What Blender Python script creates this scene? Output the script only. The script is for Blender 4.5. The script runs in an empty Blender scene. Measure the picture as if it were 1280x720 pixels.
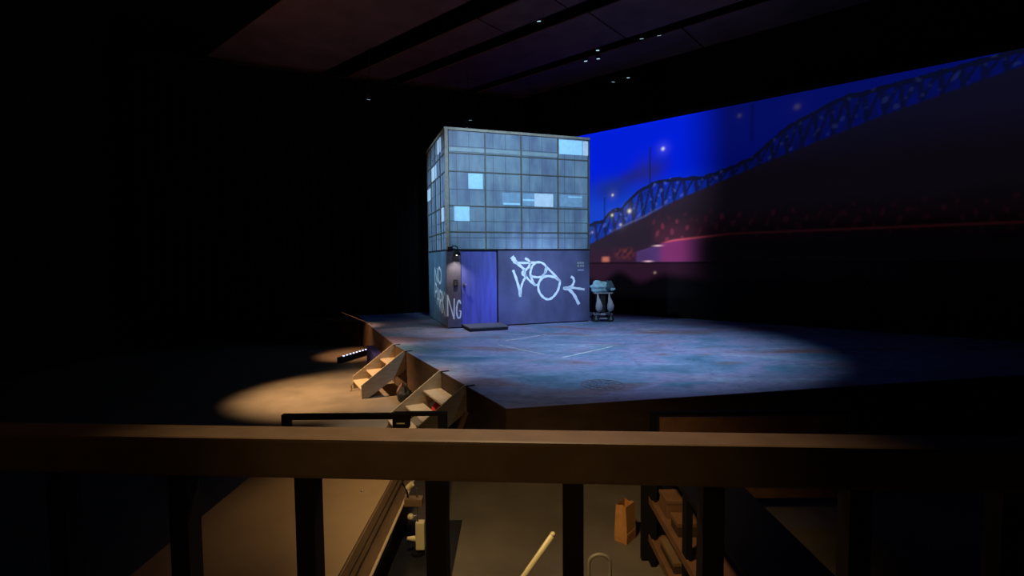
import bpy, bmesh, math, random
import numpy as np
from mathutils import Vector, Matrix
random.seed(7)
C = bpy.context.scene.collection
PI = math.pi

# ------------------------------------------------------------------ helpers
def lin(r, g, b):
    f = lambda c: ((c/255.0)/12.92 if c/255.0 <= 0.04045 else (((c/255.0)+0.055)/1.055)**2.4)
    return (f(r), f(g), f(b), 1.0)

def mat(name, col, rough=0.6, metal=0.0, var=0.18, scale=6.0, stretch=(1, 1, 1), bump=0.0, spec=0.5, col2=None, emit=None, estr=0.0):
    """procedural surface: base colour broken up by noise, roughness varied too"""
    m = bpy.data.materials.new(name); m.use_nodes = True
    nt = m.node_tree; b = nt.nodes['Principled BSDF']
    b.inputs['Roughness'].default_value = rough; b.inputs['Metallic'].default_value = metal
    b.inputs['Specular IOR Level'].default_value = spec
    tc = nt.nodes.new('ShaderNodeTexCoord'); mp = nt.nodes.new('ShaderNodeMapping')
    mp.inputs['Scale'].default_value = stretch
    nz = nt.nodes.new('ShaderNodeTexNoise'); nz.inputs['Scale'].default_value = scale; nz.inputs['Detail'].default_value = 5
    rp = nt.nodes.new('ShaderNodeValToRGB')
    c2 = col2 if col2 else tuple(min(1, c*(1+var)) for c in col[:3])+(1,)
    c1 = tuple(c*(1-var) for c in col[:3])+(1,) if not col2 else col
    rp.color_ramp.elements[0].position = 0.32; rp.color_ramp.elements[0].color = c1
    rp.color_ramp.elements[1].position = 0.68; rp.color_ramp.elements[1].color = c2
    nt.links.new(tc.outputs['Object'], mp.inputs['Vector']); nt.links.new(mp.outputs[0], nz.inputs['Vector'])
    nt.links.new(nz.outputs['Fac'], rp.inputs['Fac']); nt.links.new(rp.outputs['Color'], b.inputs['Base Color'])
    if bump:
        bp = nt.nodes.new('ShaderNodeBump'); bp.inputs['Strength'].default_value = bump; bp.inputs['Distance'].default_value = 0.02
        nt.links.new(nz.outputs['Fac'], bp.inputs['Height']); nt.links.new(bp.outputs[0], b.inputs['Normal'])
    if emit:
        b.inputs['Emission Color'].default_value = emit; b.inputs['Emission Strength'].default_value = estr
    return m

class MB:
    def __init__(s): s.bm = bmesh.new()
    def box(s, x0, y0, z0, x1, y1, z1, bev=0.0, rot=None, piv=None):
        vs = [s.bm.verts.new((x, y, z)) for x in (x0, x1) for y in (y0, y1) for z in (z0, z1)]
        f = [(0,1,3,2),(4,6,7,5),(0,4,5,1),(2,3,7,6),(0,2,6,4),(1,5,7,3)]
        fs = [s.bm.faces.new([vs[i] for i in q]) for q in f]
        if bev:
            es = set(e for q in fs for e in q.edges)
            r = bmesh.ops.bevel(s.bm, geom=list(es), offset=bev, segments=2, affect='EDGES', profile=0.6)
            vs = list(set(v for v in vs if v.is_valid) | set(v for q in r['faces'] for v in q.verts))
        if rot is not None:
            p = Vector(piv) if piv else Vector(((x0+x1)/2, (y0+y1)/2, (z0+z1)/2))
            for v in vs: v.co = rot @ (v.co-p) + p
        return s
    def tube(s, pts, r, n=10, cap=True):
        pts = [Vector(p) for p in pts]; rings = []
        rr = r if isinstance(r, (list, tuple)) else [r]*len(pts)
        prev = None
        for i, p in enumerate(pts):
            t = (pts[min(i+1, len(pts)-1)]-pts[max(i-1, 0)]).normalized()
            a = prev - t*prev.dot(t) if prev is not None else (Vector((0, 0, 1)) if abs(t.z) < 0.9 else Vector((1, 0, 0))) 
            a = (a - t*a.dot(t)).normalized(); b = t.cross(a); prev = a
            rings.append([s.bm.verts.new(p+a*rr[i]*math.cos(2*PI*k/n)+b*rr[i]*math.sin(2*PI*k/n)) for k in range(n)])
        for q, w in zip(rings, rings[1:]):
            for k in range(n): s.bm.faces.new((q[k], q[(k+1) % n], w[(k+1) % n], w[k]))
        if cap: s.bm.faces.new(list(reversed(rings[0]))); s.bm.faces.new(rings[-1])
        return s
    def prism(s, poly, axis, a0, a1):
        """polygon (2-D) pushed along axis 'x','y' or 'z'"""
        def P(u, v, w): return {'x': (w, u, v), 'y': (u, w, v), 'z': (u, v, w)}[axis]
        A = [s.bm.verts.new(P(u, v, a0)) for u, v in poly]; B = [s.bm.verts.new(P(u, v, a1)) for u, v in poly]
        n = len(poly); s.bm.faces.new(A); s.bm.faces.new(list(reversed(B)))
        for i in range(n): s.bm.faces.new((A[i], B[i], B[(i+1) % n], A[(i+1) % n]))
        return s
    def ball(s, c, r, seg=16, noise=0.0, seed=0, flat=None):
        rnd = random.Random(seed); rx, ry, rz = r if isinstance(r, (list, tuple)) else (r, r, r)
        ph = [(rnd.uniform(2, 5), rnd.uniform(0, 6)) for _ in range(6)]
        rings = []
        for i in range(1, seg):
            th = PI*i/seg; row = []
            for k in range(seg*2):
                f = 2*PI*k/(seg*2)
                x, y, z = math.sin(th)*math.cos(f), math.sin(th)*math.sin(f), math.cos(th)
                d = 1+noise*(math.sin(ph[0][0]*x*2+ph[0][1])+math.sin(ph[1][0]*y*2+ph[1][1])+math.sin(ph[2][0]*z*2+ph[2][1])+0.6*math.sin(ph[3][0]*(x+y)*3+ph[3][1]))/2
                row.append(s.bm.verts.new((c[0]+rx*x*d, c[1]+ry*y*d, max(c[2]+rz*z*d, flat) if flat is not None else c[2]+rz*z*d)))
            rings.append(row)
        m = seg*2
        tp = s.bm.verts.new((c[0], c[1], c[2]+rz)); bt = s.bm.verts.new((c[0], c[1], max(c[2]-rz, flat) if flat is not None else c[2]-rz))
        for k in range(m):
            s.bm.faces.new((tp, rings[0][k], rings[0][(k+1) % m])); s.bm.faces.new((bt, rings[-1][(k+1) % m], rings[-1][k]))
        for a, b in zip(rings, rings[1:]):
            for k in range(m): s.bm.faces.new((a[k], b[k], b[(k+1) % m], a[(k+1) % m]))
        return s
    def build(s, name, m, parent=None, smooth=False, label=None):
        bmesh.ops.recalc_face_normals(s.bm, faces=s.bm.faces[:])
        me = bpy.data.meshes.new(name); s.bm.to_mesh(me); s.bm.free()
        if smooth:
            for p in me.polygons: p.use_smooth = True
        o = bpy.data.objects.new(name, me); C.objects.link(o); me.materials.append(m)
        if parent: o.parent = parent
        if label: o['label'] = label
        return o

def tag(o, label, cat, group=None):
    o['label'] = label; o['category'] = cat
    if group: o['group'] = group
    return o
def struct(o, kind='structure'):
    o['kind'] = kind; return o
def thing(name, label, cat, loc=(0, 0, 0), rz=0.0, group=None):
    o = bpy.data.objects.new(name, None); C.objects.link(o); o.empty_display_size = 0.1
    o.location = loc; o.rotation_euler = (0, 0, rz)
    return tag(o, label, cat, group)
def copy_tree(o, parent=None):
    c = o.copy(); C.objects.link(c)
    if parent: c.parent = parent
    for ch in list(o.children): copy_tree(ch, c)
    return c
def smooth_line(pts, sub=8):
    P = [Vector(p) for p in pts]; out = []
    for i in range(len(P)-1):
        a, b, c, d = P[max(i-1, 0)], P[i], P[i+1], P[min(i+2, len(P)-1)]
        for k in range(sub):
            t = k/sub
            out.append(0.5*((2*b)+(-a+c)*t+(2*a-5*b+4*c-d)*t*t+(-a+3*b-3*c+d)*t**3))
    return out+[P[-1]]

# ------------------------------------------------------------------ materials
M = {}
M['black'] = mat('black_paint', lin(18, 16, 17), 0.75, spec=0.2)
M['drape'] = mat('black_velvet', lin(16, 14, 17), 0.95, spec=0.05)
M['wall'] = mat('dark_wall_paint', lin(40, 30, 30), 0.9, spec=0.1)
M['plank'] = mat('ceiling_board', lin(92, 72, 70), 0.8, spec=0.1, scale=1.2)
M['concrete'] = mat('worn_concrete', lin(108, 98, 84), 0.7, var=0.2, scale=1.6, bump=0.1)
M['fascia'] = mat('brown_fascia_board', lin(74, 57, 44), 0.75, scale=2, stretch=(1, 1, 4), spec=0.2)
M['ply'] = mat('birch_plywood', lin(178, 160, 132), 0.55, var=0.12, scale=4, stretch=(1, 6, 6))
M['plyedge'] = mat('plywood_edge', lin(200, 182, 152), 0.5, var=0.08)
M['trim'] = mat('grey_trim', lin(150, 146, 136), 0.5, scale=9)
M['mullion'] = mat('dark_mullion', lin(92, 96, 92), 0.5, scale=9)
M['wallmetal'] = mat('painted_steel_wall', lin(84, 88, 122), 0.62, var=0.3, scale=1.3, stretch=(1, 1, .6), spec=0.3)
M['strip'] = mat('purple_painted_pier', lin(84, 78, 98), 0.65, var=0.25, scale=2.2)
M['side'] = mat('teal_painted_side', lin(84, 116, 140), 0.65, var=0.25, scale=2.0)
M['door'] = mat('blue_painted_door', lin(96, 100, 186), 0.55, var=0.16, scale=2.0, stretch=(5, 1, .5), spec=0.3)
M['gap'] = mat('dark_shadow_joint', lin(22, 22, 34), 0.9)
M['white'] = mat('pale_spray_paint', lin(226, 238, 244), 0.6, var=0.05)
M['sticker'] = mat('faded_sticker', lin(150, 156, 190), 0.6, var=0.1)
M['steel'] = mat('brushed_steel', lin(150, 150, 158), 0.35, metal=0.9)
M['rail'] = mat('brown_rail_paint', lin(120, 96, 72), 0.5, var=0.12, scale=14, spec=0.2)
M['darkrail'] = mat('black_brown_metal', lin(34, 24, 22), 0.55, spec=0.3)
M['kraft'] = mat('kraft_paper', lin(200, 142, 80), 0.75, var=0.1, scale=5)
M['cream'] = mat('cream_paint', lin(228, 214, 168), 0.4, var=0.04)
M['grey'] = mat('grey_tube', lin(140, 132, 118), 0.4)
M['beige'] = mat('beige_board', lin(168, 140, 104), 0.6, var=0.08, scale=2)
M['edgewood'] = mat('moulding_wood', lin(122, 98, 70), 0.5, scale=3)
M['shelf'] = mat('shelf_board', lin(120, 84, 58), 0.6)
M['navy'] = mat('navy_cloth', lin(44, 42, 112), 0.85, scale=3)
M['red'] = mat('red_cloth', lin(180, 40, 32), 0.8, bump=0.3)
M['pinkcloth'] = mat('dusty_pink_cloth', lin(116, 84, 80), 0.85, bump=0.4)
M['tarp'] = mat('pale_blue_sheet', lin(150, 192, 205), 0.5, var=0.22, scale=7, bump=0.3)
M['darktarp'] = mat('dark_slate_cloth', lin(60, 84, 98), 0.75, var=0.3, scale=8, bump=0.3)
M['sack'] = mat('pale_sack', lin(150, 150, 160), 0.7, var=0.12, bump=0.2)
M['rubber'] = mat('black_rubber', lin(20, 20, 22), 0.7)
M['led'] = mat('led_lens', lin(200, 210, 255), 0.3, emit=lin(190, 205, 255), estr=3.0)
M['lamplens'] = mat('lamp_lens', lin(220, 230, 235), 0.3, emit=lin(190, 225, 240), estr=0.9)
M['bulb'] = mat('warm_bulb', lin(255, 240, 200), 0.3, emit=lin(255, 236, 190), estr=5.0)
M['litwin'] = mat('lit_window_glass', lin(130, 170, 200), 0.3, emit=lin(128, 190, 232), estr=0.78)
M['litpale'] = mat('pale_lit_window_glass', lin(150, 170, 190), 0.3, emit=lin(150, 185, 215), estr=0.75)
M['litdim'] = mat('dim_lit_window_glass', lin(120, 150, 180), 0.3, emit=lin(84, 122, 156), estr=0.6)

def pane_material():
    """frosted facade sheets: blue-grey with vertical smears and dark blotches"""
    m = mat('frosted_facade_sheet', lin(126, 150, 168), 0.45, spec=0.3)
    nt = m.node_tree; b = nt.nodes['Principled BSDF']
    tc = nt.nodes['Texture Coordinate']
    mp = nt.nodes.new('ShaderNodeMapping'); mp.inputs['Scale'].default_value = (2.6, 2.6, .7)
    n1 = nt.nodes.new('ShaderNodeTexNoise'); n1.inputs['Scale'].default_value = 1.0; n1.inputs['Detail'].default_value = 4
    n2 = nt.nodes.new('ShaderNodeTexNoise'); n2.inputs['Scale'].default_value = 1.1; n2.inputs['Detail'].default_value = 3
    r1 = nt.nodes.new('ShaderNodeValToRGB'); r2 = nt.nodes.new('ShaderNodeValToRGB')
    r1.color_ramp.elements[0].position = .3; r1.color_ramp.elements[0].color = lin(118, 134, 164)
    r1.color_ramp.elements[1].position = .62; r1.color_ramp.elements[1].color = lin(150, 176, 192)
    r2.color_ramp.elements[0].position = .35; r2.color_ramp.elements[0].color = (.72, .7, .82, 1)
    r2.color_ramp.elements[1].position = .65; r2.color_ramp.elements[1].color = (1, 1, 1, 1)
    mx = nt.nodes.new('ShaderNodeMix'); mx.data_type = 'RGBA'; mx.blend_type = 'MULTIPLY'; mx.inputs['Factor'].default_value = 1
    L = nt.links.new
    L(tc.outputs['Object'], mp.inputs[0]); L(mp.outputs[0], n1.inputs['Vector']); L(tc.outputs['Object'], n2.inputs['Vector'])
    L(n1.outputs['Fac'], r1.inputs[0]); L(n2.outputs['Fac'], r2.inputs[0])
    L(r1.outputs[0], mx.inputs['A']); L(r2.outputs[0], mx.inputs['B']); L(mx.outputs['Result'], b.inputs['Base Color'])
    return m
M['pane'] = pane_material()

def deck_material():
    """scenic-painted stage floor: broad strokes of blue, lavender, teal and brown with hairline cracks"""
    m = bpy.data.materials.new('painted_stage_deck'); m.use_nodes = True
    nt = m.node_tree; b = nt.nodes['Principled BSDF']; L = nt.links.new
    b.inputs['Roughness'].default_value = 0.5; b.inputs['Specular IOR Level'].default_value = 0.3
    tc = nt.nodes.new('ShaderNodeTexCoord')
    def nz(scale, st, det=5, rz=0.0, loc=(0, 0, 0)):
        mp = nt.nodes.new('ShaderNodeMapping'); mp.inputs['Scale'].default_value = st
        mp.inputs['Rotation'].default_value = (0, 0, rz); mp.inputs['Location'].default_value = loc
        n = nt.nodes.new('ShaderNodeTexNoise'); n.inputs['Scale'].default_value = scale; n.inputs['Detail'].default_value = det
        n.inputs['Distortion'].default_value = .6
        L(tc.outputs['Object'], mp.inputs[0]); L(mp.outputs[0], n.inputs['Vector']); return n
    def ramp(n, stops):
        r = nt.nodes.new('ShaderNodeValToRGB'); e = r.color_ramp.elements
        while len(e) < len(stops): e.new(0.5)
        for q, (p, c) in zip(e, stops): q.position = p; q.color = c
        L(n.outputs[0], r.inputs[0]); return r
    def mix(a, bb, fac, mode='MIX'):
        x = nt.nodes.new('ShaderNodeMix'); x.data_type = 'RGBA'; x.blend_type = mode
        if hasattr(fac, 'outputs'): L(fac.outputs[0], x.inputs['Factor'])
        else: x.inputs['Factor'].default_value = fac
        L(a.outputs['Result'] if a.bl_idname == 'ShaderNodeMix' else a.outputs[0], x.inputs['A'])
        L(bb.outputs['Result'] if bb.bl_idname == 'ShaderNodeMix' else bb.outputs[0], x.inputs['B']); return x
    base = ramp(nz(.42, (1, 1.9, 1), 4, .25), [(.3, lin(82, 118, 142)), (.44, lin(120, 142, 172)), (.56, lin(152, 146, 180)), (.68, lin(96, 132, 158))])
    brown = nt.nodes.new('ShaderNodeRGB'); brown.outputs[0].default_value = lin(142, 108, 110)
    bm_ = ramp(nz(.5, (.8, 1.7, 1), 5, -.25, (3.1, 1.7, 0)), [(.53, (0, 0, 0, 1)), (.68, (1, 1, 1, 1))])
    c = mix(base, brown, bm_)
    pale = nt.nodes.new('ShaderNodeRGB'); pale.outputs[0].default_value = lin(168, 184, 206)
    pm = ramp(nz(.7, (.6, 2.2, 1), 6, .5, (7, 4, 0)), [(.56, (0, 0, 0, 1)), (.74, (.8, .8, .8, 1))])
    c = mix(c, pale, pm)
    fine = ramp(nz(5, (1, 2, 1), 6, .3), [(.3, (.7, .7, .72, 1)), (.62, (1.08, 1.08, 1.08, 1))])
    c = mix(c, fine, 1.0, 'MULTIPLY')
    crack = ramp(nz(.8, (1, 1, 1), 3, 0, (1, 9, 0)), [(.492, (1, 1, 1, 1)), (.4995, (.66, .66, .70, 1)), (.507, (1, 1, 1, 1))])
    c = mix(c, crack, 1.0, 'MULTIPLY')
    L(c.outputs['Result'], b.inputs['Base Color'])
    return m
M['deck'] = deck_material()
M['chalk'] = mat('chalk_line_paint', lin(196, 200, 196), 0.7, var=0.3, scale=5)

# ------------------------------------------------------------------ the setting
struct(MB().box(-14, -3, -1.15, 16, 26, -1).build('floor', M['concrete']))
struct(MB().box(-14.2, -3, -1.15, -14, 26, 11).build('wall_left', M['wall']))
struct(MB().box(16, -3, -1.15, 16.2, 26, 11).build('wall_right', M['wall']))
struct(MB().box(-14.2, 26, -1.15, 16.2, 26.2, 11).build('wall_back', M['drape']))
struct(MB().box(-14.2, -3.2, -1.15, 16.2, -3, 11).build('wall_front', M['wall']))
struct(MB().box(-14.2, -3, 11, 16.2, 26, 11.2).build('ceiling', M['black']))
struct(MB().box(-3.5, -2.4, .58, 3.5, 1.16, .72).build('floor_balcony', M['concrete']))

# hung ceiling boards run parallel to the screen; n = distance across them, t = distance along them
SD = Vector((.76245, -.64705, 0)); SN = Vector((.64705, .76245, 0))
yaw_s = math.atan2(SD.y, SD.x)
b = MB()
rows = [(6.9, 10.38, (-9.4, -4.6)), (11.3, 12.55, (-10.85, -8.45, -6.05)), (13.2, 15.5, (-8.1, -4.2)), (16.05, 17.95, (-6.4,))]
for n0, n1, seams in rows:
    ts = [-20]+list(seams)+[9]
    for t0, t1 in zip(ts, ts[1:]): b.box(t0+.03, n0, 9.5, t1-.03, n1, 9.53)
o = b.build('ceiling_boards', M['plank']); o.rotation_euler.z = yaw_s; struct(o)
# black header above the screen
o = MB().box(-8, 18.6, 7.6, 12, 18.8, 11).build('wall_header', M['drape']); o.rotation_euler.z = yaw_s; struct(o)

# ------------------------------------------------------------------ stage
deck = [(-.095, 7.155), (15.5, 10.16), (15.5, 25), (-8.44, 25), (-3.05, 12.84)]
st = thing('stage', 'low blue-grey painted thrust stage platform with a pointed front corner', 'stage')
MB().prism([(p[0], p[1]) for p in deck], 'z', -.05, 0).build('deck', M['deck'], st, label='scenic painted stage floor in blue, lavender and brown streaks')
for i, j in ((0, 1), (4, 0), (3, 4)):
    p, q = Vector(deck[i]), Vector(deck[j])
    d = (q-p).normalized(); nrm = Vector((d.y, -d.x))
    a0, a1 = p, q; b0, b1 = p+nrm*.02, q+nrm*.02
    MB().prism([(a0.x, a0.y), (a1.x, a1.y), (b1.x, b1.y), (b0.x, b0.y)], 'z', -1, -.002).build('fascia', M['fascia'], st)
pf = thing('side_platform', 'dark brown boxed platform joining the far left edge of the stage', 'platform', (0, 0, 0))
MB().prism([(-5.66, 18.5), (-9, 19.1), (-9, 21), (-6.76, 21)], 'z', -1, -.05).build('body', M['darkrail'], pf)
MB().prism([(-5.65, 18.48), (-9.02, 19.08), (-9.02, 21.02), (-6.77, 21.02)], 'z', -.05, -.002).build('top', M['fascia'], pf)
def deckline(p, q, w=.022):
    p, q = Vector(p), Vector(q); d = (q-p).normalized(); n = Vector((-d.y, d.x))*w
    MB().prism([tuple(p+n), tuple(q+n), tuple(q-n), tuple(p-n)], 'z', 0.0, .004).build('painted_line', M['chalk'], st)
deckline((-.184, 13.33), (.987, 14.43)); deckline((-.381, 12.7), (.718, 11.33), .018); deckline((1.099, 10.934), (2.489, 12.311), .026)

mh = thing('manhole_cover', 'round patterned manhole cover painted flat into the stage floor', 'manhole cover', (1.55, 8.5, 0))
M['manhole'] = mat('manhole_paint', lin(112, 108, 122), .6, var=.25, scale=7)
b = MB()
for r0, r1 in ((.33, .38), (.22, .25), (.1, .12)):
    for k in range(40):
        a0, a1 = 2*PI*k/40, 2*PI*(k+1)/40
        b.prism([(r0*math.cos(a0), r0*math.sin(a0)), (r1*math.cos(a0), r1*math.sin(a0)), (r1*math.cos(a1), r1*math.sin(a1)), (r0*math.cos(a1), r0*math.sin(a1))], 'z', .001, .005)
for k in range(12):
    a = 2*PI*k/12
    b.box(.13, -.012, .001, .31, .012, .005, rot=Matrix.Rotation(a, 3, 'Z'), piv=(0, 0, .003))
b.build('ring_pattern', M['manhole'], mh)

# ------------------------------------------------------------------ building set
UX = math.atan2(.31387, .94947)
BW, BD, BH, LZ = 5.0, 3.72, 6.33, 2.49
bd = thing('building_set', 'tall scenic building block with gridded frosted facade above graffitied steel base', 'building', (-2.049, 15.825, 0), UX)
MB().box(.06, .06, 0, BW-.06, BD-.06, BH-.05).build('core', M['gap'], bd)
# lower storey
MB().box(1.69, 0, .04, BW, .1, LZ).build('base_wall', M['wallmetal'], bd, label='purple-blue painted steel wall of the base')
MB().box(BW-.1, .1, .04, BW, BD, LZ).build('base_wall', M['wallmetal'], bd)
MB().box(.1, BD-.1, .04, BW-.1, BD, LZ).build('base_wall', M['wallmetal'], bd)
MB().box(-.01, -.005, .04, .44, .1, LZ).build('corner_pier', M['strip'], bd)
MB().box(0, .1, .04, .1, BD, LZ).build('side_wall', M['side'], bd, label='teal painted side wall of the base')
MB().box(.03, .03, 0, BW-.03, BD-.03, .06).build('plinth', M['gap'], bd)
b = MB(); b.box(-.02, -.02, LZ-.005, BW+.02, BD+.02, LZ+.03)
b.build('ledge', M['gap'], bd)
dr = MB().box(.46, .035, .1, 1.64, .1, LZ-.02, .006).build('door', M['door'], bd, label='plain blue steel door')
hb = MB(); hb.box(.50, .0, 1.33, .56, .035, 1.47, .008); hb.tube([(.53, 0, 1.40), (.53, -.05, 1.40), (.62, -.055, 1.40)], .014)
hb.build('handle', M['steel'], dr)
MB().tube([(.5, .036, 1.12), (.5, .02, 1.12)], .022, 12).build('lock', M['steel'], dr)
kp = MB().box(.20, -.04, 1.36, .33, 0, 1.56, .01).build('keypad', M['black'], bd)
b = MB()
for i in range(3):
    for j in range(4): b.box(.22+.034*i, -.046, 1.385+.04*j, .242+.034*i, -.04, 1.41+.04*j)
b.build('keys', M['mullion'], kp)
# upper facade
zs = [LZ+.03, 3.08, 3.9, 4.98, 5.55, 6.25]
ss = [.09, 1.285, 2.51, 3.82, 4.95]
for i in range(4):
    for j in range(5):
        MB().box(ss[i]+.02, .01, zs[j]+.015, ss[i+1]-.02, .05, zs[j+1]-.015).build('facade_panel', M['pane'], bd)
vs_ = [.09, .93, 1.85, 2.78, 3.65]
for i in range(4):
    for j in range(5):
        MB().box(.01, vs_[i]+.015, zs[j]+.015, .05, vs_[i+1]-.015, zs[j+1]-.015).build('facade_panel', M['pane'], bd)
for i in range(3):
    MB().box(BW-.05, .1+i*1.2, LZ+.04, BW-.01, 1.26+i*1.2, 6.25).build('facade_panel', M['pane'], bd)
MB().box(.1, BD-.05, LZ+.04, BW-.1, BD-.01, 6.25).build('back_panel', M['pane'], bd)
for x in ss[1:-1]: MB().box(x-.024, -.02, LZ+.03, x+.024, .03, 6.25).build('mullion', M['mullion'], bd)
for z in zs[1:-1]:
    MB().box(.09, -.014, z-.018, 4.95, .03, z+.018).build('transom', M['mullion'], bd)
    MB().box(-.014, .09, z-.018, .03, 3.65, z+.018).build('transom', M['mullion'], bd)
for y in vs_[1:-1]: MB().box(-.02, y-.02, LZ+.03, .03, y+.02, 6.25).build('mullion', M['mullion'], bd)
# thin glazing bars
M['bar'] = mat('thin_glazing_bar', lin(100, 112, 128), .5)
b = MB()
for i in range(4):
    w = ss[i+1]-ss[i]
    for k in (1, 2): b.box(ss[i]+w*(.22, .56)[k-1]-.007, -.002, LZ+.05, ss[i]+w*(.22, .56)[k-1]+.007, .02, 6.24)
for z in (2.9, 3.42, 4.42, 5.76): b.box(.09, -.002, z-.007, 4.95, .02, z+.007)
b.build('glazing_bars', M['bar'], bd)
b = MB()
for y in (.5, 1.4, 2.3, 3.2): b.box(-.002, y-.007, LZ+.05, .02, y+.007, 6.24)
for z in (2.9, 3.42, 4.42, 5.76): b.box(-.002, .09, z-.007, .02, 3.65, z+.007)
b.build('glazing_bars', M['bar'], bd)
# pale sill strip under the top row
M['sill'] = mat('pale_sill', lin(150, 172, 186), .5, var=.15, scale=3)
MB().box(.11, -.008, 5.6, 3.8, .02, 5.72).build('sill_strip', M['sill'], bd)
MB().box(-.02, -.025, LZ+.03, .085, .085, BH).build('corner_trim', M['trim'], bd)
MB().box(4.955, -.02, LZ+.03, BW, .05, BH).build('corner_trim', M['mullion'], bd)
MB().box(-.005, 3.66, LZ+.03, .05, BD, BH).build('corner_trim', M['mullion'], bd)
b = MB(); b.box(-.03, -.03, 6.25, BW+.01, .05, BH); b.box(-.03, .05, 6.25, .05, BD, BH); b.box(BW-.06, .05, 6.25, BW+.01, BD, BH); b.box(.05, BD-.08, 6.25, BW-.06, BD, BH)
b.build('parapet', M['trim'], bd)
MB().box(.05, .05, 6.2, BW-.06, BD-.08, 6.26).build('roof', M['black'], bd)
def litf(s0, z0, s1, z1, m, lab):
    MB().box(s0, -.012, z0, s1, .012, z1, .004).build('lit_window', M[m], bd, label=lab)
litf(.73, 4.45, 1.2, 4.93, 'litwin', 'bright square lit window, upper left of the front')
litf(.26, 3.42, .75, 3.88, 'litwin', 'bright square lit window near the front corner')
litf(3.87, 5.72, 4.72, 6.2, 'litwin', 'wide bright window at the top right')
litf(4.75, 5.72, 4.945, 6.2, 'litpale', 'narrow whitish window at the top right end')
litf(1.86, 3.95, 2.47, 4.36, 'litdim', 'dim lit pane in the streaked band')
litf(2.55, 3.95, 2.95, 4.36, 'litdim', 'dim lit pane in the streaked band')
litf(2.97, 3.94, 3.64, 4.37, 'litpale', 'bright pane in the middle of the streaked band')
litf(3.9, 3.96, 4.72, 4.36, 'litdim', 'dim lit pane right of the streaked band')
for s0, z0, s1, z1 in ((1.88, 3.98, 2.46, 4.03), (2.56, 4.12, 2.95, 4.17), (4.2, 4.28, 4.7, 4.31)):
    MB().box(s0, -.018, z0, s1, -.008, z1).build('bright_strip', M['litwin'], bd)  # thin emissive strips drawn as white lines in the band
def litl(v0, z0, v1, z1, m):
    MB().box(-.012, v0, z0, .012, v1, z1, .004).build('lit_window', M[m], bd)
litl(.8, 5.74, 1.35, 6.2, 'litpale'); litl(1.72, 5.02, 2.6, 5.47, 'litpale'); litl(2.95, 4.42, 3.6, 4.85, 'litpale'); litl(.42, 3.44, .78, 3.9, 'litpale')

# graffiti: broad paint strokes a few millimetres proud of the wall
def stroke(pts, w, parent, side=False, name='graffiti_stroke', lab=None, m=None, soft=True, off=0.0):
    P = smooth_line([(a, z, 0) for a, z in pts], 8) if soft else [Vector((a, z, 0)) for a, z in pts]
    b = MB(); rows_ = []
    for i, p in enumerate(P):
        t = (P[min(i+1, len(P)-1)]-P[max(i-1, 0)]).normalized(); n = Vector((-t.y, t.x, 0))
        k = w*(1+.12*math.sin(i*.9+pts[0][0]*9))/2
        if i in (0, len(P)-1): k *= .8
        rows_.append((p+n*k, p-n*k))
    def V(q, d):
        return (-d, q.x, q.y) if side else (q.x, -d, q.y)
    d0, d1 = .0005+off, .004+off
    quads = []
    for l, r in rows_: quads.append([b.bm.verts.new(V(l, d0)), b.bm.verts.new(V(l, d1)), b.bm.verts.new(V(r, d1)), b.bm.verts.new(V(r, d0))])
    for A, B in zip(quads, quads[1:]):
        for k in range(4): b.bm.faces.new((A[k], A[(k+1) % 4], B[(k+1) % 4], B[k]))
    b.bm.faces.new(quads[0]); b.bm.faces.new(list(reversed(quads[-1])))
    return b.build(name, m or M['white'], parent, label=lab)
W = .065
G = [
 ([(2.2, 1.84), (2.3, 1.57), (2.39, 1.27), (2.45, .94)], .075), ([(2.45, .94), (2.47, 1.21), (2.54, 1.44), (2.64, 1.62), (2.6, 1.74)], W),
 ([(2.16, 2.28), (2.22, 2.2), (2.29, 2.09)], .13),
 ([(2.27, 2.09), (2.62, 2.07), (2.94, 2.08), (3.19, 2.08), (3.35, 1.97), (3.39, 1.83), (3.28, 1.66), (3.15, 1.59), (2.94, 1.6), (2.81, 1.67), (2.83, 1.83), (2.89, 1.98), (3.01, 2.07)], W),
 ([(2.27, 2.1), (2.46, 1.97), (2.62, 1.82)], .08), ([(2.6, 1.84), (2.65, 1.63), (2.79, 1.47), (2.94, 1.34), (3.08, 1.33)], .058),
 ([(2.62, 2.23), (2.78, 2.12), (2.76, 1.95), (2.66, 1.85), (2.53, 1.76), (2.55, 1.68), (2.67, 1.6)], .07),
 ([(3.37, 1.94), (3.59, 1.74), (3.89, 1.44)], W), ([(3.37, 1.9), (3.3, 1.68), (3.2, 1.6)], .055),
 ([(3.89, 1.44), (3.7, 1.56), (3.44, 1.62), (3.22, 1.54), (3.1, 1.36), (3.11, 1.12), (3.26, .91), (3.44, .83), (3.62, .9), (3.79, 1.1), (3.86, 1.3), (3.89, 1.44)], .07),
 ([(2.8, 1.67), (2.87, 1.5), (2.94, 1.36), (3.0, 1.31)], W),
 ([(4.0, 1.2), (4.26, 1.21), (4.56, 1.17), (4.81, 1.13)], .07), ([(4.0, 1.2), (4.22, 1.14), (4.41, .95), (4.55, .7), (4.6, .62)], .095),
 ([(4.2, 1.2), (4.35, 1.29), (4.41, 1.43), (4.37, 1.54), (4.29, 1.58)], .075)]
for pts, w in G: stroke(pts, w*1.12, bd)
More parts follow.
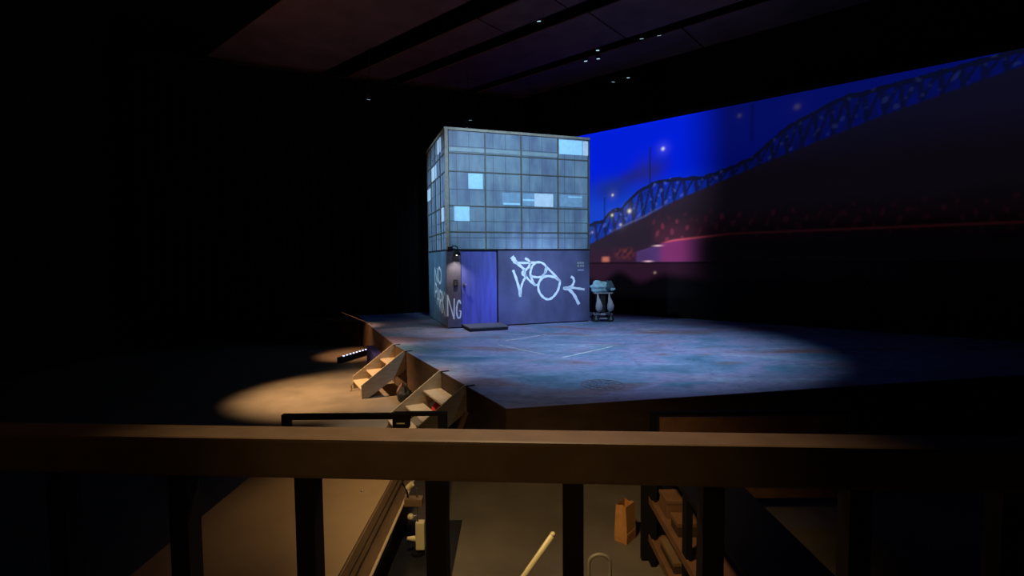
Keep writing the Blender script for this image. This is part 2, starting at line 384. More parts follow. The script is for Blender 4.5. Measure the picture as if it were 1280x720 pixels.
# NO PARKING sprayed round the corner, sloping down towards the door
def letters(side, L, w, off=0.0):
    for pts in L: stroke(pts, w, bd, side, soft=len(pts) > 3, off=off)
letters(True, [
 [(2.3, 1.38), (2.3, 1.92)], [(2.3, 1.92), (1.82, 1.42)], [(1.82, 1.42), (1.82, 1.92)],
 [(1.4, 1.94), (1.08, 1.8), (1.1, 1.5), (1.36, 1.4), (1.62, 1.55), (1.6, 1.82), (1.4, 1.94)]], .085)
letters(True, [
 [(2.32, .85), (2.3, 1.36)], [(2.3, 1.36), (2.0, 1.3), (1.98, 1.1), (2.3, 1.05)],
 [(1.95, .62), (1.7, 1.22)], [(1.7, 1.22), (1.45, .55)], [(1.85, .85), (1.55, .82)],
 [(1.36, .45), (1.36, 1.15)], [(1.36, 1.15), (1.02, 1.08), (1.02, .86), (1.34, .8)], [(1.3, .8), (.98, .4)],
 [(.86, .42), (.86, 1.16)], [(.5, 1.14), (.84, .78)], [(.84, .78), (.48, .36)],
 [(.26, .36), (.24, 1.12)]], .09)
letters(False, [[(-.0, .4), (.0, 1.08)], [(.0, 1.08), (.2, .3)], [(.2, .3), (.215, .96)],
 [(.425, .78), (.37, .9), (.30, .72), (.29, .5), (.33, .34), (.40, .36), (.425, .56)], [(.425, .56), (.36, .56)]], .046, .005)
sg = MB().box(4.5, -.008, 1.9, 4.81, 0, 2.1, .003).build('notice', M['mullion'], bd)
for (x0, x1, z) in ((4.53, 4.61, 2.05), (4.63, 4.69, 2.05), (4.71, 4.78, 2.05), (4.53, 4.6, 1.95), (4.64, 4.7, 1.95), (4.72, 4.78, 1.95)):
    MB().box(x0, -.011, z-.028, x1, -.008, z+.028).build('printed_mark', M['sticker'], sg)
MB().box(4.55, -.008, 1.78, 4.78, 0, 1.83).build('notice_strip', M['sticker'], bd)

# wall lamp over the door's left edge
wl = thing('wall_lamp', 'small black shaded lamp shining down beside the blue door', 'lamp', (-2.049, 15.825, 0), UX)
MB().box(.02, -.09, 2.5, .17, -.025, 2.6, .01).build('mount', M['black'], wl)
MB().tube(smooth_line([(.1, -.06, 2.56), (.2, -.14, 2.63), (.3, -.2, 2.58), (.27, -.22, 2.47)]), .018).build('arm', M['black'], wl)
b = MB(); b.tube([(.27, -.22, 2.48), (.27, -.22, 2.44), (.27, -.22, 2.34)], [.03, .09, .125], 20, cap=False)
b.tube([(.27, -.22, 2.335), (.27, -.22, 2.43), (.27, -.22, 2.47)], [.12, .085, .025], 20, cap=False)
b.build('lamp_shade', M['black'], wl)
MB().ball((.27, -.22, 2.36), .04, 10).build('bulb', M['bulb'], wl, True)

ds = thing('doorstep', 'low grey timber step in front of the blue door', 'step', (-2.049, 15.825, 0), UX)
MB().box(.47, -.98, .09, 1.72, -.03, .13, .006).build('tread', M['mullion'], ds)
MB().box(.49, -.96, 0, 1.70, -.05, .09).build('riser', M['gap'], ds)

# ------------------------------------------------------------------ backdrop screen
def paint_screen():
    A0, A1, ZT = -7.0, 9.6, 7.27
    na, nz_ = 540, 300
    a = np.linspace(A0, A1, na)[None, :]*np.ones((nz_, 1)); z = np.linspace(0, ZT, nz_)[:, None]*np.ones((1, na))
    def L(r, g, b):
        c = np.array([r, g, b])/255.0
        return np.where(c <= .04045, c/12.92, ((c+.055)/1.055)**2.4)
    rng = np.random.RandomState(3)
    def noise(fa, fz, seed):
        r = np.random.RandomState(seed); out = np.zeros_like(a)
        for k in range(9):
            ka, kz, ph = r.uniform(.4, 1.6)*fa*r.choice([-1, 1]), r.uniform(.4, 1.6)*fz, r.uniform(0, 6.3)
            out += np.sin(ka*a+kz*z+ph)
        return out/4.5
    def sm(x, lo, hi):
        t = np.clip((x-lo)/(hi-lo), 0, 1); return t*t*(3-2*t)
    def mixc(img, c, m): return img*(1-m[..., None])+np.asarray(c)*m[..., None]
    img = np.zeros((nz_, na, 3))+L(0, 30, 216)
    img = mixc(img, L(20, 66, 196), sm(-z, -5.6, -4.0)*.9)
    # cloud bank sloping up to the right
    band = np.exp(-((z-(5.35+.28*(a+1.4)+.12*noise(1.5, 1, 5)))/.32)**2)*sm(a, -3.2, -1.6)*sm(-a, -.2, 1.0)
    img = mixc(img, L(30, 34, 118), np.clip(band*.85, 0, 1))
    band = np.exp(-((z-4.95)/.45)**2)*np.exp(-((a+2.6)/.9)**2)
    img = mixc(img, L(24, 46, 134), np.clip(band*.9, 0, 1))
    img = mixc(img, L(34, 40, 140), np.clip(np.exp(-((z-5.5)/.6)**2)*np.exp(-((a+1.1)/.5)**2)*.5, 0, 1))
    # poles
    for pa, z0, z1 in ((-.95, 5.0, 6.35), (-2.88, 3.8, 4.65), (2.6, 6.0, 7.2)):
        m = np.exp(-((a-pa)/.025)**2)*(z > z0)*(z < z1); img = mixc(img, L(20, 24, 60), np.clip(m*.9, 0, 1))
    # bridge
    da = np.array([-7, -3.59, -2.38, -1.19, -.04, 3, 6, 9.6]); dz = np.array([1.3, 2.84, 3.35, 3.77, 4.3, 5.3, 6.2, 7.1])
    ta = np.array([-7, -3.59, -3.29, -2.95, -2.84, -2.56, -2.3, -2.14, -1.86, -1.36, -.72, -.05, 1.0, 1.7, 2.6, 3.6, 5, 7, 9.6])
    tz = np.array([2, 3.62, 3.74, 3.76, 3.9, 4.16, 4.16, 4.21, 4.46, 4.84, 5.08, 5.12, 5.05, 5.2, 5.5, 6.3, 6.9, 7.1, 7.4])
    dk, tp = np.interp(a, da, dz), np.interp(a, ta, tz)
    nn = noise(11, 9, 8)
    inside = (z < tp+.03*nn)
    # truss field: blue light broken by posts and diagonals
    per = .42
    u = np.mod(a+.1*z, per)/per; h = np.clip((z-dk)/np.maximum(tp-dk, .05), 0, 1)
    post = np.minimum(u, 1-u) < .14; dia = np.abs(u-h) < .12
    truss = np.where(post | dia, .88, .42+.25*np.clip(nn, -1, 1))
    truss = np.where(z > tp-.14, .96, truss)
    img = mixc(img, L(22, 26, 44), np.where(inside, np.clip(truss, 0, 1), 0))
    bl = (inside & (z > dk))*np.clip(noise(14, 12, 21)-.55, 0, 1)*1.3
    img = mixc(img, L(70, 90, 190), np.clip(bl, 0, .6))
    gl = np.exp(-((z-dk)/.05)**2)*sm(a, -3, -2)*sm(-a, 0, 1.2); img = mixc(img, L(90, 88, 100), np.clip(gl*.6, 0, 1))
    ud = sm(dk-z, 0, .1)
    img = mixc(img, L(38, 31, 44), ud)
    img = mixc(img, L(46, 34, 54), ud*np.clip(.5+.5*noise(2, 3, 9), 0, 1)*.6)
    img = mixc(img, L(52, 26, 48), sm(2.8-z, 0, .6)*.8*sm(a, -7, -3))
    # reddish lights on the right
    rl = np.clip(noise(17, 9, 31)-.35, 0, 1)*sm(a, -1.1, -.4)*sm(-z, -4.0, -3.2)*sm(z, 2.7, 3.0)
    img = mixc(img, L(120, 50, 76), np.clip(rl*1.2+.2*sm(a, -1.0, -.5)*sm(-z, -3.9, -3.0)*sm(z, 2.6, 2.9), 0, .7))
    # purple building wedge
    top = np.interp(a, [-1.55, -.62, -.02, 2.0], [2.45, 2.72, 2.84, 3.0])
    wd = sm(-a, -1.3, -.2)*sm(top-z, 0, .04)*sm(z, 2.02, 2.1)*sm(a, -1.56+.15*0, -1.42)
    img = mixc(img, L(78, 54, 112), wd*(.8+.15*noise(5, 5, 3))); img = mixc(img, L(128, 46, 104), wd*sm(a, -.75, -.3)*.8)
    img = mixc(img, L(210, 90, 110), np.clip(np.exp(-((z-top)/.035)**2)*sm(a, -.6, -.1)*.8, 0, 1))
    for x0, zz, w in ((-.62, 2.66, .16), (-1.0, 2.08, .16)):
        img = mixc(img, L(236, 190, 205), np.clip(np.exp(-((a-x0)/w)**2-((z-zz)/.028)**2), 0, 1))
    img = mixc(img, L(240, 200, 170), np.clip(np.exp(-((a+.73)/.05)**2-((z-1.65)/.045)**2)*.8, 0, 1))
    # orange lit shopfront
    img = mixc(img, L(196, 112, 96), np.clip(np.exp(-((a+2.83)/.17)**4-((z-2.17)/.11)**4)*.85, 0, 1))
    img = mixc(img, L(122, 56, 48), np.clip(np.exp(-((a+2.0)/.4)**4-((z-2.38)/.22)**4)*np.clip(.4+.6*noise(20, 16, 12), 0, 1)*.6, 0, 1))
    # river rail, then dark bank
    low = sm(2.04-z, 0, .03)
    img = mixc(img, L(34, 14, 30), low*.55)
    img = mixc(img, L(10, 6, 12), np.exp(-((z-2.02)/.025)**2))
    tree = 1.55+.22*noise(3, .2, 17)
    img = mixc(img, L(5, 4, 7), sm(tree-z, -.15, .3))
    img = mixc(img, L(0, 0, 0), sm(1.0-z, 0, .5))
    # lamps
    for la, lz, c, s in ((-.45, 6.21, (205, 215, 255), .06), (-2.52, 4.71, (190, 200, 190), .05), (-1.79, 4.03, (225, 225, 215), .075), (-2.54, 3.92, (200, 205, 190), .055), (-2.17, 3.52, (170, 170, 190), .06), (-3.45, 3.28, (120, 130, 190), .06), (2.2, 6.9, (120, 120, 110), .07), (3.9, 6.85, (130, 120, 100), .09)):
        r2 = ((a-la)**2+(z-lz)**2)
        img = np.maximum(img, L(*c)*np.exp(-r2/s**2)[..., None]*1.0)
        img = img+L(*c)*(np.exp(-r2/(s*4)**2)*.05)[..., None]
    # added dimming, put into the picture's colours towards its right end
    img = img*(1-.86*sm(a, -.02, 2.0))[..., None]*(1-.85*sm(a, .0, 1.5)*sm(3.6-.0*z-z, -.6, .6))[..., None]
    img = img+L(8, 14, 44)*(sm(a, -.02, 2.0)*sm(z, 4.6, 6.6)*.4)[..., None]
    # geometry
    me = bpy.data.meshes.new('picture')
    vv = np.stack([a, np.zeros_like(a)-.02, z], -1).reshape(-1, 3)
    idx = (np.arange(nz_-1)[:, None]*na+np.arange(na-1)[None, :]).reshape(-1)
    faces = np.stack([idx, idx+1, idx+1+na, idx+na], -1)
    me.from_pydata(vv.tolist(), [], faces.tolist())
    at = me.color_attributes.new('picture', 'FLOAT_COLOR', 'POINT')
    at.data.foreach_set('color', np.concatenate([img.reshape(-1, 3), np.ones((na*nz_, 1))], 1).astype(np.float32).reshape(-1))
    m = bpy.data.materials.new('screen_picture'); m.use_nodes = True; nt = m.node_tree
    b = nt.nodes['Principled BSDF']; b.inputs['Base Color'].default_value = (.004, .004, .005, 1); b.inputs['Roughness'].default_value = .7
    b.inputs['Specular IOR Level'].default_value = .1
    n = nt.nodes.new('ShaderNodeAttribute'); n.attribute_name = 'picture'
    nt.links.new(n.outputs['Color'], b.inputs['Emission Color']); b.inputs['Emission Strength'].default_value = 1.0
    me.materials.append(m)
    sc = thing('projection_screen', 'giant backdrop screen showing an arched bridge at night under blue sky', 'screen', (5.952, 18.358, 0), yaw_s)
    o = bpy.data.objects.new('picture', me); C.objects.link(o); o.parent = sc
    MB().box(A0, 0, 0, A1, .08, ZT).build('backing', M['black'], sc)
    MB().box(A0, -.06, ZT, A1, .1, ZT+.14).build('top_frame', M['wall'], sc)
paint_screen()

# pleated black drape behind the left of the stage
cu = thing('black_curtain', 'full-height pleated black drape behind the left side of the stage', 'curtain', (-13, 17.2, 0), math.atan2(5.6, 13.6))
b = MB(); Lc = 14.7; n = 420; lo, hi = [], []
for i in range(n+1):
    x = Lc*i/n; y = .07*math.sin(x*17)+.03*math.sin(x*41+1)
    lo.append(b.bm.verts.new((x, y, .01))); hi.append(b.bm.verts.new((x, y, 9.3)))
for i in range(n): b.bm.faces.new((lo[i], lo[i+1], hi[i+1], hi[i]))
b.build('pleats', M['drape'], cu, True)
MB().tube([(0, 0, 9.34), (Lc, 0, 9.34)], .04).build('pipe', M['black'], cu)

# ------------------------------------------------------------------ ceiling spotlights (small glints)
sp = thing('stage_spotlight', 'x', 'spotlight', group='stage spotlights in the ceiling slots')
b = MB(); b.tube([(0, 0, .1), (0, 0, -.06), (0, 0, -.16)], [.05, .075, .085], 16); b.build('housing', M['black'], sp, True)
MB().tube([(0, 0, -.161), (0, 0, -.168)], .062, 16).build('lens', M['lamplens'], sp)
b = MB(); b.box(-.1, -.012, -.05, -.088, .012, .2); b.box(.088, -.012, -.05, .1, .012, .2); b.box(-.1, -.012, .19, .1, .012, .2); b.build('yoke', M['black'], sp)
b = MB(); b.tube([(0, 0, .2), (0, 0, 1.5)], .012, 8); b.build('hanger', M['black'], sp)
spots = [((.90, 15.97, 9.75), 'stage spotlight glinting in the second dark ceiling slot, left of the others'),
 ((4.86, 16.7, 9.6), 'brightest stage spotlight, high at the right end of the ceiling slot'),
 ((4.36, 16.92, 9.6), 'dim stage spotlight just left of the brightest one at the upper right'),
 ((3.08, 17.94, 9.65), 'upper of the paired stage spotlights in the ceiling slot above the building'),
 ((3.18, 18.42, 9.55), 'lower of the paired stage spotlights in the ceiling slot above the building'),
 ((2.75, 18.62, 9.55), 'faint stage spotlight left of the pair above the building'),
 ((4.1, 20.2, 9.35), 'left of two stage spotlights nearest the top of the screen'),
 ((4.6, 19.9, 9.4), 'right of two stage spotlights nearest the top of the screen'),
 ((-5.0, 18, 8.05), 'lone stage spotlight on the dark far left, above the stage'),
 ((-1.538, 19.3, 7.66), 'upper of two tiny stage spotlights just above the building roof'),
 ((-1.70, 19.35, 7.40), 'lower of two tiny stage spotlights just above the building roof')]
for i, (p, lab) in enumerate(spots):
    o = sp if i == 0 else copy_tree(sp)
    o.location = p; o['label'] = lab
    o.rotation_euler = (math.radians(random.uniform(8, 30)), 0, random.uniform(-.4, .4))

# ------------------------------------------------------------------ escape stairs hooked on the stage edge
ED = Vector((.4604, -.8877)); EO = Vector((-.8877, -.4604))   # along the edge / outward
def stair(edge_pt, width, lab):
    yaw = math.atan2(EO.y, EO.x)
    t = thing('escape_stair', lab, 'stairs', (edge_pt[0]+EO.x*.09, edge_pt[1]+EO.y*.09, 0), yaw, 'wooden stairs against the stage edge')
    # local x outward from the stage, y along the edge (towards +y = nearer the camera)
    for y in (0, width-.03):
        MB().prism([(.0, .03), (.05, .02), (1.05, -.69), (1.05, -1), (.90, -1), (.0, -.43)], 'y', y, y+.03).build('stringer', M['ply'], t)
    for k, (x, z) in enumerate(((.01, -.31), (.36, -.56), (.69, -.78))):
        MB().box(x, .03, z-.035, x+.355, width-.03, z, .004).build('tread', M['ply'], t)
    for y in (.015, width-.015):
        b = MB(); b.box(-.16, y-.025, .004, .03, y+.025, .014); b.box(-.01, y-.025, -.2, .0, y+.025, .012)
        b.build('hook', M['black'], t)
    b = MB(); b.tube(smooth_line([(1.075, .2, -.8), (1.13, .22, -.88), (1.12, .24, -.97), (1.16, .25, -.985)]), .012); b.build('rope_pull', M['edgewood'], t)
    return t
# local +y direction = rotate outward by +90deg
stair((-2.975, 12.84), 1.10, 'pale plywood stair with three treads, farther one, near the lit strip')
stair((-1.32, 9.65), 1.32, 'pale plywood stair with three treads, nearer one, behind the black barrier')
# bits under the stairs
o = tag(MB().ball((-1.40, 9.17, -.73), (.14, .2, .27), 14, .08, 4, -.999).build('red_cloth', M['red'], None, True), 'crumpled red cloth on the floor under the nearer stair', 'cloth')
o = tag(MB().ball((-2.55, 11.42, -.84), (.13, .12, .17), 14, .16, 9, -.999).build('pink_bundle', M['pinkcloth'], None, True), 'dusty pink bundle on the floor beside the farther stair', 'bundle')
o = thing('black_bag', 'slumped black bag on the floor between the two stairs', 'bag', (-2.42, 11.0, -1), 2.05)
MB().ball((0, 0, .17), (.22, .15, .19), 14, .12, 5, .001).build('body', M['rubber'], o, True)
MB().tube(smooth_line([(-.1, 0, .3), (-.07, .02, .44), (.05, .02, .45), (.1, 0, .3)]), .014).build('strap', M['rubber'], o, True)
pr = thing('wooden_brace', 'brown timber brace leaning on the stage front below the nearer stair', 'brace', (-.72, 7.75, -1), math.atan2(EO.y, EO.x))
MB().prism([(.02, .0), (.12, 0), (-.0, .0)], 'y', 0, .01)
MB().prism([(.34, 0), (.44, 0), (.06, .78), (-.0, .78)], 'y', 0, .06).build('diagonal', M['edgewood'], pr)
MB().box(.0, 0, 0, .34, .06, .05).build('foot', M['edgewood'], pr)

# LED strip bar and navy block by the stage edge
lb = thing('led_bar', 'dark floor light bar with a row of bright white LEDs', 'light', (-4.95, 16.86, -1), math.radians(-108))
MB().box(0, -.07, 0, 1.5, .07, .18, .01).build('housing', M['black'], lb)
for k in range(8): MB().tube([(.06+.17*k, 0, .18), (.06+.17*k, 0, .2)], .03, 12).build('led', M['led'], lb)
nb = thing('navy_block', 'navy cloth covered block at the foot of the stage edge beyond the stairs', 'block', (-4.25, 15.42, -1), math.atan2(-.916, .401))
MB().box(0, -.28, 0, 1.8, -.04, .55, .02).build('body', M['navy'], nb)
MB().box(-.005, -.285, .52, 1.805, -.035, .565, .01).build('lid', M['navy'], nb)
tr_ = tag(MB().tube([(-4.75, 16.9, .02), (-5.9, 17.2, .42)], .012).build('thin_rod', M['fascia']), 'thin dull rod leaning over the far left edge of the stage', 'rod')

# ------------------------------------------------------------------ trolley with bundle beside the building
tx, ty = 3.14, 17.42
tl = thing('trolley', 'small dark wheeled trolley standing behind the right edge of the building', 'trolley', (tx, ty, 0))
MB().box(-.3, -.22, .24, .32, .22, .30, .01).build('deck', M['sack'], tl, label='pale deck board')
b = MB()
for x in (-.26, .26):
    for y in (-.18, .18): b.tube([(x, y, .3), (x*.85, y, .62), (x, y, .98)], .02, 8)
b.build('uprights', M['black'], tl)
MB().box(-.3, -.22, .98, .34, .22, 1.02, .008).build('tray', M['sack'], tl)
MB().box(-.25, -.19, .10, .22, .19, .14, .01).build('lower_frame', M['sack'], tl)
MB().box(-.12, -.16, .30, .1, .16, .98, .02).build('crate', M['rubber'], tl, label='dark box between the uprights')
for x in (-.24, .27):
    for y in (-.2, .2):
        w = MB().tube([(x, y-.025, .115), (x, y+.025, .115)], .115, 20).build('wheel', M['rubber'], tl)
        MB().tube([(x, y-.032, .115), (x, y+.032, .115)], .045, 12).build('hub', M['steel'], w)
        MB().box(x-.02, y-.035, .11, x+.02, y-.028, .25).build('fork', M['steel'], tl)
bu = thing('sheet_bundle', 'crumpled pale blue sheet heaped on top of the trolley', 'bundle', (tx, ty, 1.02))
MB().ball((-.1, 0, .18), (.34, .25, .21), 22, .16, 3, .002).build('pale_sheet', M['tarp'], bu, True)
MB().ball((.24, -.03, .2), (.17, .2, .2), 18, .16, 12, .0).build('dark_fold', M['darktarp'], bu, True, label='dark slate end of the bundle')
MB().ball((.32, -.1, .12), (.12, .14, .07), 16, .12, 6, .0).build('sheet_hem', M['tarp'], bu, True)
for i, (x, lab) in enumerate(((-.19, 'left of two pale drooping sacks hanging under the trolley tray'), (.2, 'right of two pale drooping sacks hanging under the trolley tray'))):
    b = MB(); b.tube([(tx+x, ty-.25, .98), (tx+x, ty-.29, .86), (tx+x+.02, ty-.34, .72), (tx+x+.03, ty-.37, .58), (tx+x+.02, ty-.36, .46), (tx+x, ty-.33, .38)], [.02, .04, .08, .12, .11, .04], 14)
    tag(b.build('hanging_sack', M['sack'], None, True), lab, 'sack', 'sacks hanging on the trolley')

# ------------------------------------------------------------------ foreground guard rail
gr = thing('guard_rail', 'wide brown-painted balcony rail crossing the picture in the foreground', 'railing', (0, .94, .72), math.atan2(-.042, .62))
b = MB(); b.box(-2.6, 0, .992, 2.6, .078, 1.073, .007); b.build('top_rail', M['rail'], gr)
for k in range(-9, 10):
    x = -.022+.27*k-.135
    if k in (0, 1): x = (-.158, .115)[k]
    MB().box(x-.02, .02, 0, x+.02, .06, .995).build('baluster', M['darkrail'], gr)
MB().box(-2.6, .015, .0, 2.6, .065, .04).build('bottom_rail', M['darkrail'], gr)

# black barriers on the lower floor
bl = thing('barrier', 'black metal barrier with a box on it, left, before the nearer stair', 'barrier', (-.86, 6.0, -1), 0)
MB().box(-.055, -.04, 0, .055, .04, 1.31, .006).build('post', M['black'], bl)
MB().box(-.44, -.035, 1.27, -.055, .035, 1.315, .004).build('top_bar', M['black'], bl)
MB().box(-1.9, -.035, 1.235, -.4, .035, 1.30, .004).build('top_bar', M['black'], bl)
MB().box(-1.95, -.04, 0, -1.85, .04, 1.3, .006).build('post', M['black'], bl)
bx = MB().box(-.6, -.06, 1.13, -.4, .05, 1.31, .008).build('junction_box', M['black'], bl)
MB().box(-.55, -.064, 1.185, -.45, -.06, 1.2).build('label_strip', M['cream'], bx)
br = thing('barrier', 'black metal barrier at the right with a brown panel, before the stage front', 'barrier', (1.70, 6.0, -1), 0)
MB().box(-.03, -.035, 0, .05, .035, 1.29, .006).build('post', M['black'], br)
MB().box(.05, -.03, 1.25, 2.4, .03, 1.29, .004).build('top_bar', M['black'], br)
MB().box(2.4, -.035, 0, 2.48, .035, 1.29, .006).build('post', M['black'], br)
MB().box(.09, .0, .2, 2.36, .02, 1.22).build('panel', M['shelf'], br)

# low beige-topped wall, lower left
lw = thing('parapet', 'low beige-topped parapet with brown moulding running forward at lower left', 'wall', (-1.3, 0, -1), 0)
MB().box(-1.6, 1.5, .74, -.0, 5.9, .8, .012).build('top_board', M['beige'], lw)
MB().prism([(0, .8), (.045, .69), (.045, .67), (-.02, .67), (-.02, .8)], 'y', 1.5, 5.89).build('moulding', M['edgewood'], lw)
MB().prism([(.03, .65), (.1, .55), (.1, .5), (-.02, .5), (-.02, .65)], 'y', 1.5, 5.87).build('moulding', M['edgewood'], lw)
MB().tube([(.115, 1.5, .555), (.115, 5.85, .555)], .014).build('edge_bead', M['plyedge'], lw)
MB().box(-1.5, 1.5, 0, .03, 5.85, .74).build('panel', M['darkrail'], lw)
for z in (.40, .34): MB().box(.03, 1.5, z, .055, 4.95, z+.018).build('rail_strip', M['edgewood'], lw)
MB().ball((-.25, 5.0, .8), (.018, .018, .012), 8).build('screw', M['steel'], lw)

mt = thing('added_dark_mat', 'added black mat darkening the lower floor between the parapet and the guard post', 'mat', (-1.262, 2.2, -1))
MB().box(0, 0, 0, .635, 3.7, .012, .004).build('mat', M['rubber'], mt)  # mat added to darken this stretch of floor
ls = thing('lamp_stand', 'thin stand with cream clamp body beside the parapet and guard post', 'stand', (-1.03, 5.2, -.988))
MB().tube([(0, 0, .02), (0, 0, .72)], .011).build('pole', M['steel'], ls)
MB().tube([(0, 0, 0), (0, 0, .025)], .07, 20).build('base', M['black'], ls)
MB().box(-.13, -.05, .54, .06, .05, .62, .008).build('bracket', M['edgewood'], ls)
b = MB(); b.box(-.02, -.04, .06, .075, .04, .36, .012); b.build('clamp_body', M['cream'], ls)
MB().tube([(-.02, -.02, .18), (-.11, -.03, .19)], [.03, .018], 12).build('knob', M['cream'], ls)
MB().tube(smooth_line([(-.16, 0, .78), (-.12, .0, .72), (-.1, 0, .64), (-.1, 0, .6)]), .01).build('cable', M['black'], ls)
b = MB(); b.tube([(-.1, .0, .72), (-.05, 0, .77)], .03, 12); b.build('lamp_head', M['cream'], ls)
MB().ball((-.07, -.02, .42), .035, 10).build('wing_nut', M['cream'], ls, True)
MB().tube([(-.07, -.02, .42), (0, 0, .42)], .012, 8).build('wing_nut', M['steel'], ls, True)

# ------------------------------------------------------------------ lower floor objects
pb = thing('paper_bag', 'upright brown kraft paper bag standing on the dark floor at right', 'bag', (1.25, 5.47, -1), math.radians(48))
b = MB()
def ring(z, hx, hy, fold): return [(-hx, -hy, z), (hx, -hy, z), (hx-fold, 0, z+.0), (hx, hy, z), (-hx, hy, z), (-hx+fold, 0, z)]
R_ = [[b.bm.verts.new(v) for v in ring(*q)] for q in ((0.002, .1, .075, .0), (.06, .104, .078, .004), (.2, .1, .074, .012), (.32, .103, .066, .024), (.42, .1, .06, .03))]
for A, B in zip(R_, R_[1:]):
    for k in range(6): b.bm.faces.new((A[k], A[(k+1) % 6], B[(k+1) % 6], B[k]))
b.bm.faces.new(R_[0])
body = b.build('body', M['kraft'], pb)
so = body.modifiers.new('thickness', 'SOLIDIFY'); so.thickness = .002
MB().box(-.096, -.08, .075, .096, -.0765, .12).build('fold_band', M['kraft'], pb)

po = thing('cream_pole', 'slim cream pole rising at a slant from the lower floor', 'pole', (0, 0, 0))
MB().tube([(-.476, 3.6, -1), (.272, 3.42, .215)], .019, 16).build('shaft', M['cream'], po, True)
MB().ball((.272, 3.42, .215), .0192, 12).build('cap', M['cream'], po, True)
MB().tube([(-.476, 3.6, -1), (-.476, 3.6, -.975)], .06, 20).build('base_flange', M['cream'], po)

hp = thing('grey_hoop', 'grey tubular hoop standing on the lower floor beside the guard post', 'hoop', (.72, 4.1, -1))
pts = [(-.09, 0, .02), (-.09, 0, .5)]+[(-.09*math.cos(PI*k/10), 0, .58+.075*math.sin(PI*k/10)) for k in range(11)]+[(.09, 0, .5), (.09, 0, .02)]
MB().tube(pts, .015, 12).build('loop', M['grey'], hp, True)
MB().box(-.15, -.12, 0, .15, .12, .025, .006).build('base_plate', M['grey'], hp)

rk = thing('shelf_rack', 'dark rack of brown-edged shelves along the right of the lower floor', 'shelves', (1.40, 0, -1))
for y in (2.9, 4.0, 5.0):
    for x in (0, .5): MB().box(x-.03+(.03 if x == 0 else 0), y-.05, 0, x+.05, y+.05, 1.2).build('upright', M['black'], rk)
MB().box(-.07, 5.06, 0, .55, 5.12, 1.24).build('end_panel', M['black'], rk)
for z in (.24, .64):
    sh = MB().box(.02, 2.9, z, .5, 5.05, z+.04, .004).build('shelf', M['shelf'], rk)
    MB().box(-.005, 2.9, z-.02, .02, 5.05, z+.055, .004).build('front_edge', M['shelf'], sh)
MB().box(.0, 2.9, 1.2, .52, 5.06, 1.24).build('top_board', M['black'], rk)
def crate(y, z, w, h, name, lab, m, n):
    t = thing(name, lab, 'box', (1.45, y, -1+z), 0, 'boxes on the rack')
    MB().box(0, 0, 0, .36, w, h, .008).build('body', M[m], t)
    MB().box(-.006, -.004, h-.03, .366, w+.004, h+.006, .004).build('lid', M[n], t)
crate(4.62, .681, .24, .17, 'storage_box', 'brown storage box on the upper shelf, farthest along the rack', 'shelf', 'shelf')
crate(4.30, .681, .2, .12, 'storage_box', 'lower brown storage box next along the upper shelf', 'fascia', 'shelf')
crate(4.4, .281, .42, .1, 'storage_box', 'flat brown box lying on the lower shelf of the rack', 'fascia', 'edgewood')

# ------------------------------------------------------------------ lights
def spot(name, loc, aim, watts, col, deg, blend=.6, size=.15):
    l = bpy.data.lights.new(name, 'SPOT'); l.energy = watts; l.color = col; l.spot_size = math.radians(deg); l.spot_blend = blend; l.shadow_soft_size = size
    o = bpy.data.objects.new(name, l); C.objects.link(o); o.location = loc
    o.rotation_euler = (Vector(aim)-Vector(loc)).to_track_quat('-Z', 'Y').to_euler(); return o
spot('deck_light', (4.2, 8.8, 9.3), (2.3, 12.4, 0), 5000, (.5, .72, 1), 62, 1)
spot('facade_light', (1.2, 6.5, 9.0), (.3, 16.8, 4.6), 4300, (.52, .78, 1), 38, .7)
spot('base_light', (2.5, 6.5, 8.8), (1.0, 16.6, 1.35), 4600, (.42, .54, 1), 20, 1)
spot('door_light', (2.2, 9, 9.0), (-.72, 15.9, .6), 2900, (.14, .21, 1), 14, 1)
spot('side_light', (-9.5, 13, 7.5), (-2.6, 17.6, 3.6), 3200, (.5, .76, 1), 40, .8)
spot('stair_light', (-7.2, 10.4, 4.8), (-4.3, 12.0, -1), 5800, (1, .60, .29), 44, 1)
spot('near_stair_light', (-3.3, 8.0, 5.5), (-2.1, 9.5, -.6), 1500, (1, .76, .5), 32, 1)
spot('warm_floor_fill', (-6.0, 15.6, 2.2), (-5.3, 16.9, -1), 800, (1, .5, .24), 50, 1)  # unseen warm spot added for the orange floor behind the LED bar
spot('edge_tint', (-6.5, 12.5, 4.2), (-3.2, 15.8, 0), 330, (1, .55, .32), 48, 1)  # small unseen spot added to tint the far-left deck warm
spot('rail_light', (-.1, 2.0, 3.6), (-.08, .98, 1.79), 140, (1, .74, .44), 44, 1, .05)
spot('floor_light', (-.5, 2.6, 3.3), (.35, 5.0, -1), 400, (1, .70, .33), 66, 1)
spot('parapet_light', (-1.6, 6.0, 2.2), (-1.6, 4.9, -.4), 62, (1, .66, .3), 60, 1)
spot('warm_front_fill', (-2.2, -1.5, 6.5), (-.3, 7.0, -.4), 150, (1, .58, .28), 52, 1, .3)  # unseen warm fill added from behind the camera for stage front and stairs
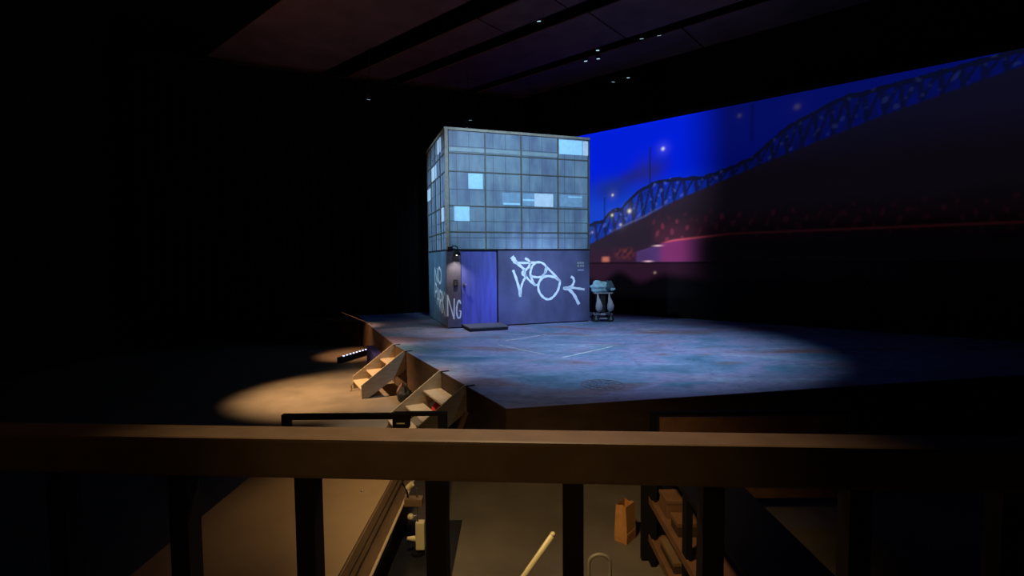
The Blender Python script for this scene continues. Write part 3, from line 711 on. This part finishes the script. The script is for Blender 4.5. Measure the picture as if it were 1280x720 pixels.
spot('trolley_fill', (8.5, 12.5, 8), (3.2, 17.4, 1), 700, (.7, .9, 1), 9, 1)  # unseen narrow spot added to brighten the trolley and its bundle
spot('rail_front_fill', (-.9, -1.6, 2.75), (-.08, .95, 1.76), 24, (1, .66, .26), 24, 1, .1)  # unseen fill added to lift the front face of the rail
spot('ceiling_fill_warm', (-7, 7, 5), (-5, 15, 9.5), 620, (1, .46, .22), 80, 1)  # unseen uplight added to bring out the left ceiling boards
spot('ceiling_fill_violet', (5, 9, 6), (4, 15.5, 9.5), 150, (.85, .58, .9), 80, 1)  # second added uplight, tinting the right ceiling boards
# the wall lamp's own bulb
l = bpy.data.lights.new('wall_lamp_bulb', 'SPOT'); l.energy = 75; l.color = (1, .92, .72); l.spot_size = math.radians(110); l.spot_blend = 1; l.shadow_soft_size = .03
o = bpy.data.objects.new('wall_lamp_bulb', l); C.objects.link(o); o.matrix_world = Matrix.Translation(Vector((-2.049, 15.825, 0))+Matrix.Rotation(UX, 3, 'Z') @ Vector((.27, -.22, 2.31)))

w = bpy.data.worlds.new('dark_house'); bpy.context.scene.world = w; w.use_nodes = True
w.node_tree.nodes['Background'].inputs[0].default_value = (.5, .45, .6, 1); w.node_tree.nodes['Background'].inputs[1].default_value = .002

# ------------------------------------------------------------------ camera
cd = bpy.data.cameras.new('camera'); cam = bpy.data.objects.new('camera', cd); C.objects.link(cam)
cd.sensor_width = 36; cd.sensor_fit = 'HORIZONTAL'; cd.lens = 36*625/1280; cd.clip_start = .05; cd.clip_end = 200
P_, R0 = math.radians(3.1), math.radians(.5)
fw = Vector((0, math.cos(P_), -math.sin(P_))); up0 = Vector((0, math.sin(P_), math.cos(P_))); rt0 = Vector((1, 0, 0))
rt = rt0*math.cos(R0)-up0*math.sin(R0); up = up0*math.cos(R0)+rt0*math.sin(R0)
m = Matrix((rt, up, -fw)).transposed().to_4x4(); m.translation = Vector((0, 0, 2.14)); cam.matrix_world = m
bpy.context.scene.camera = cam
vs = bpy.context.scene.view_settings
vs.view_transform = 'Standard'; vs.look = 'None'; vs.exposure = 0; vs.gamma = 1; vs.use_curve_mapping = False
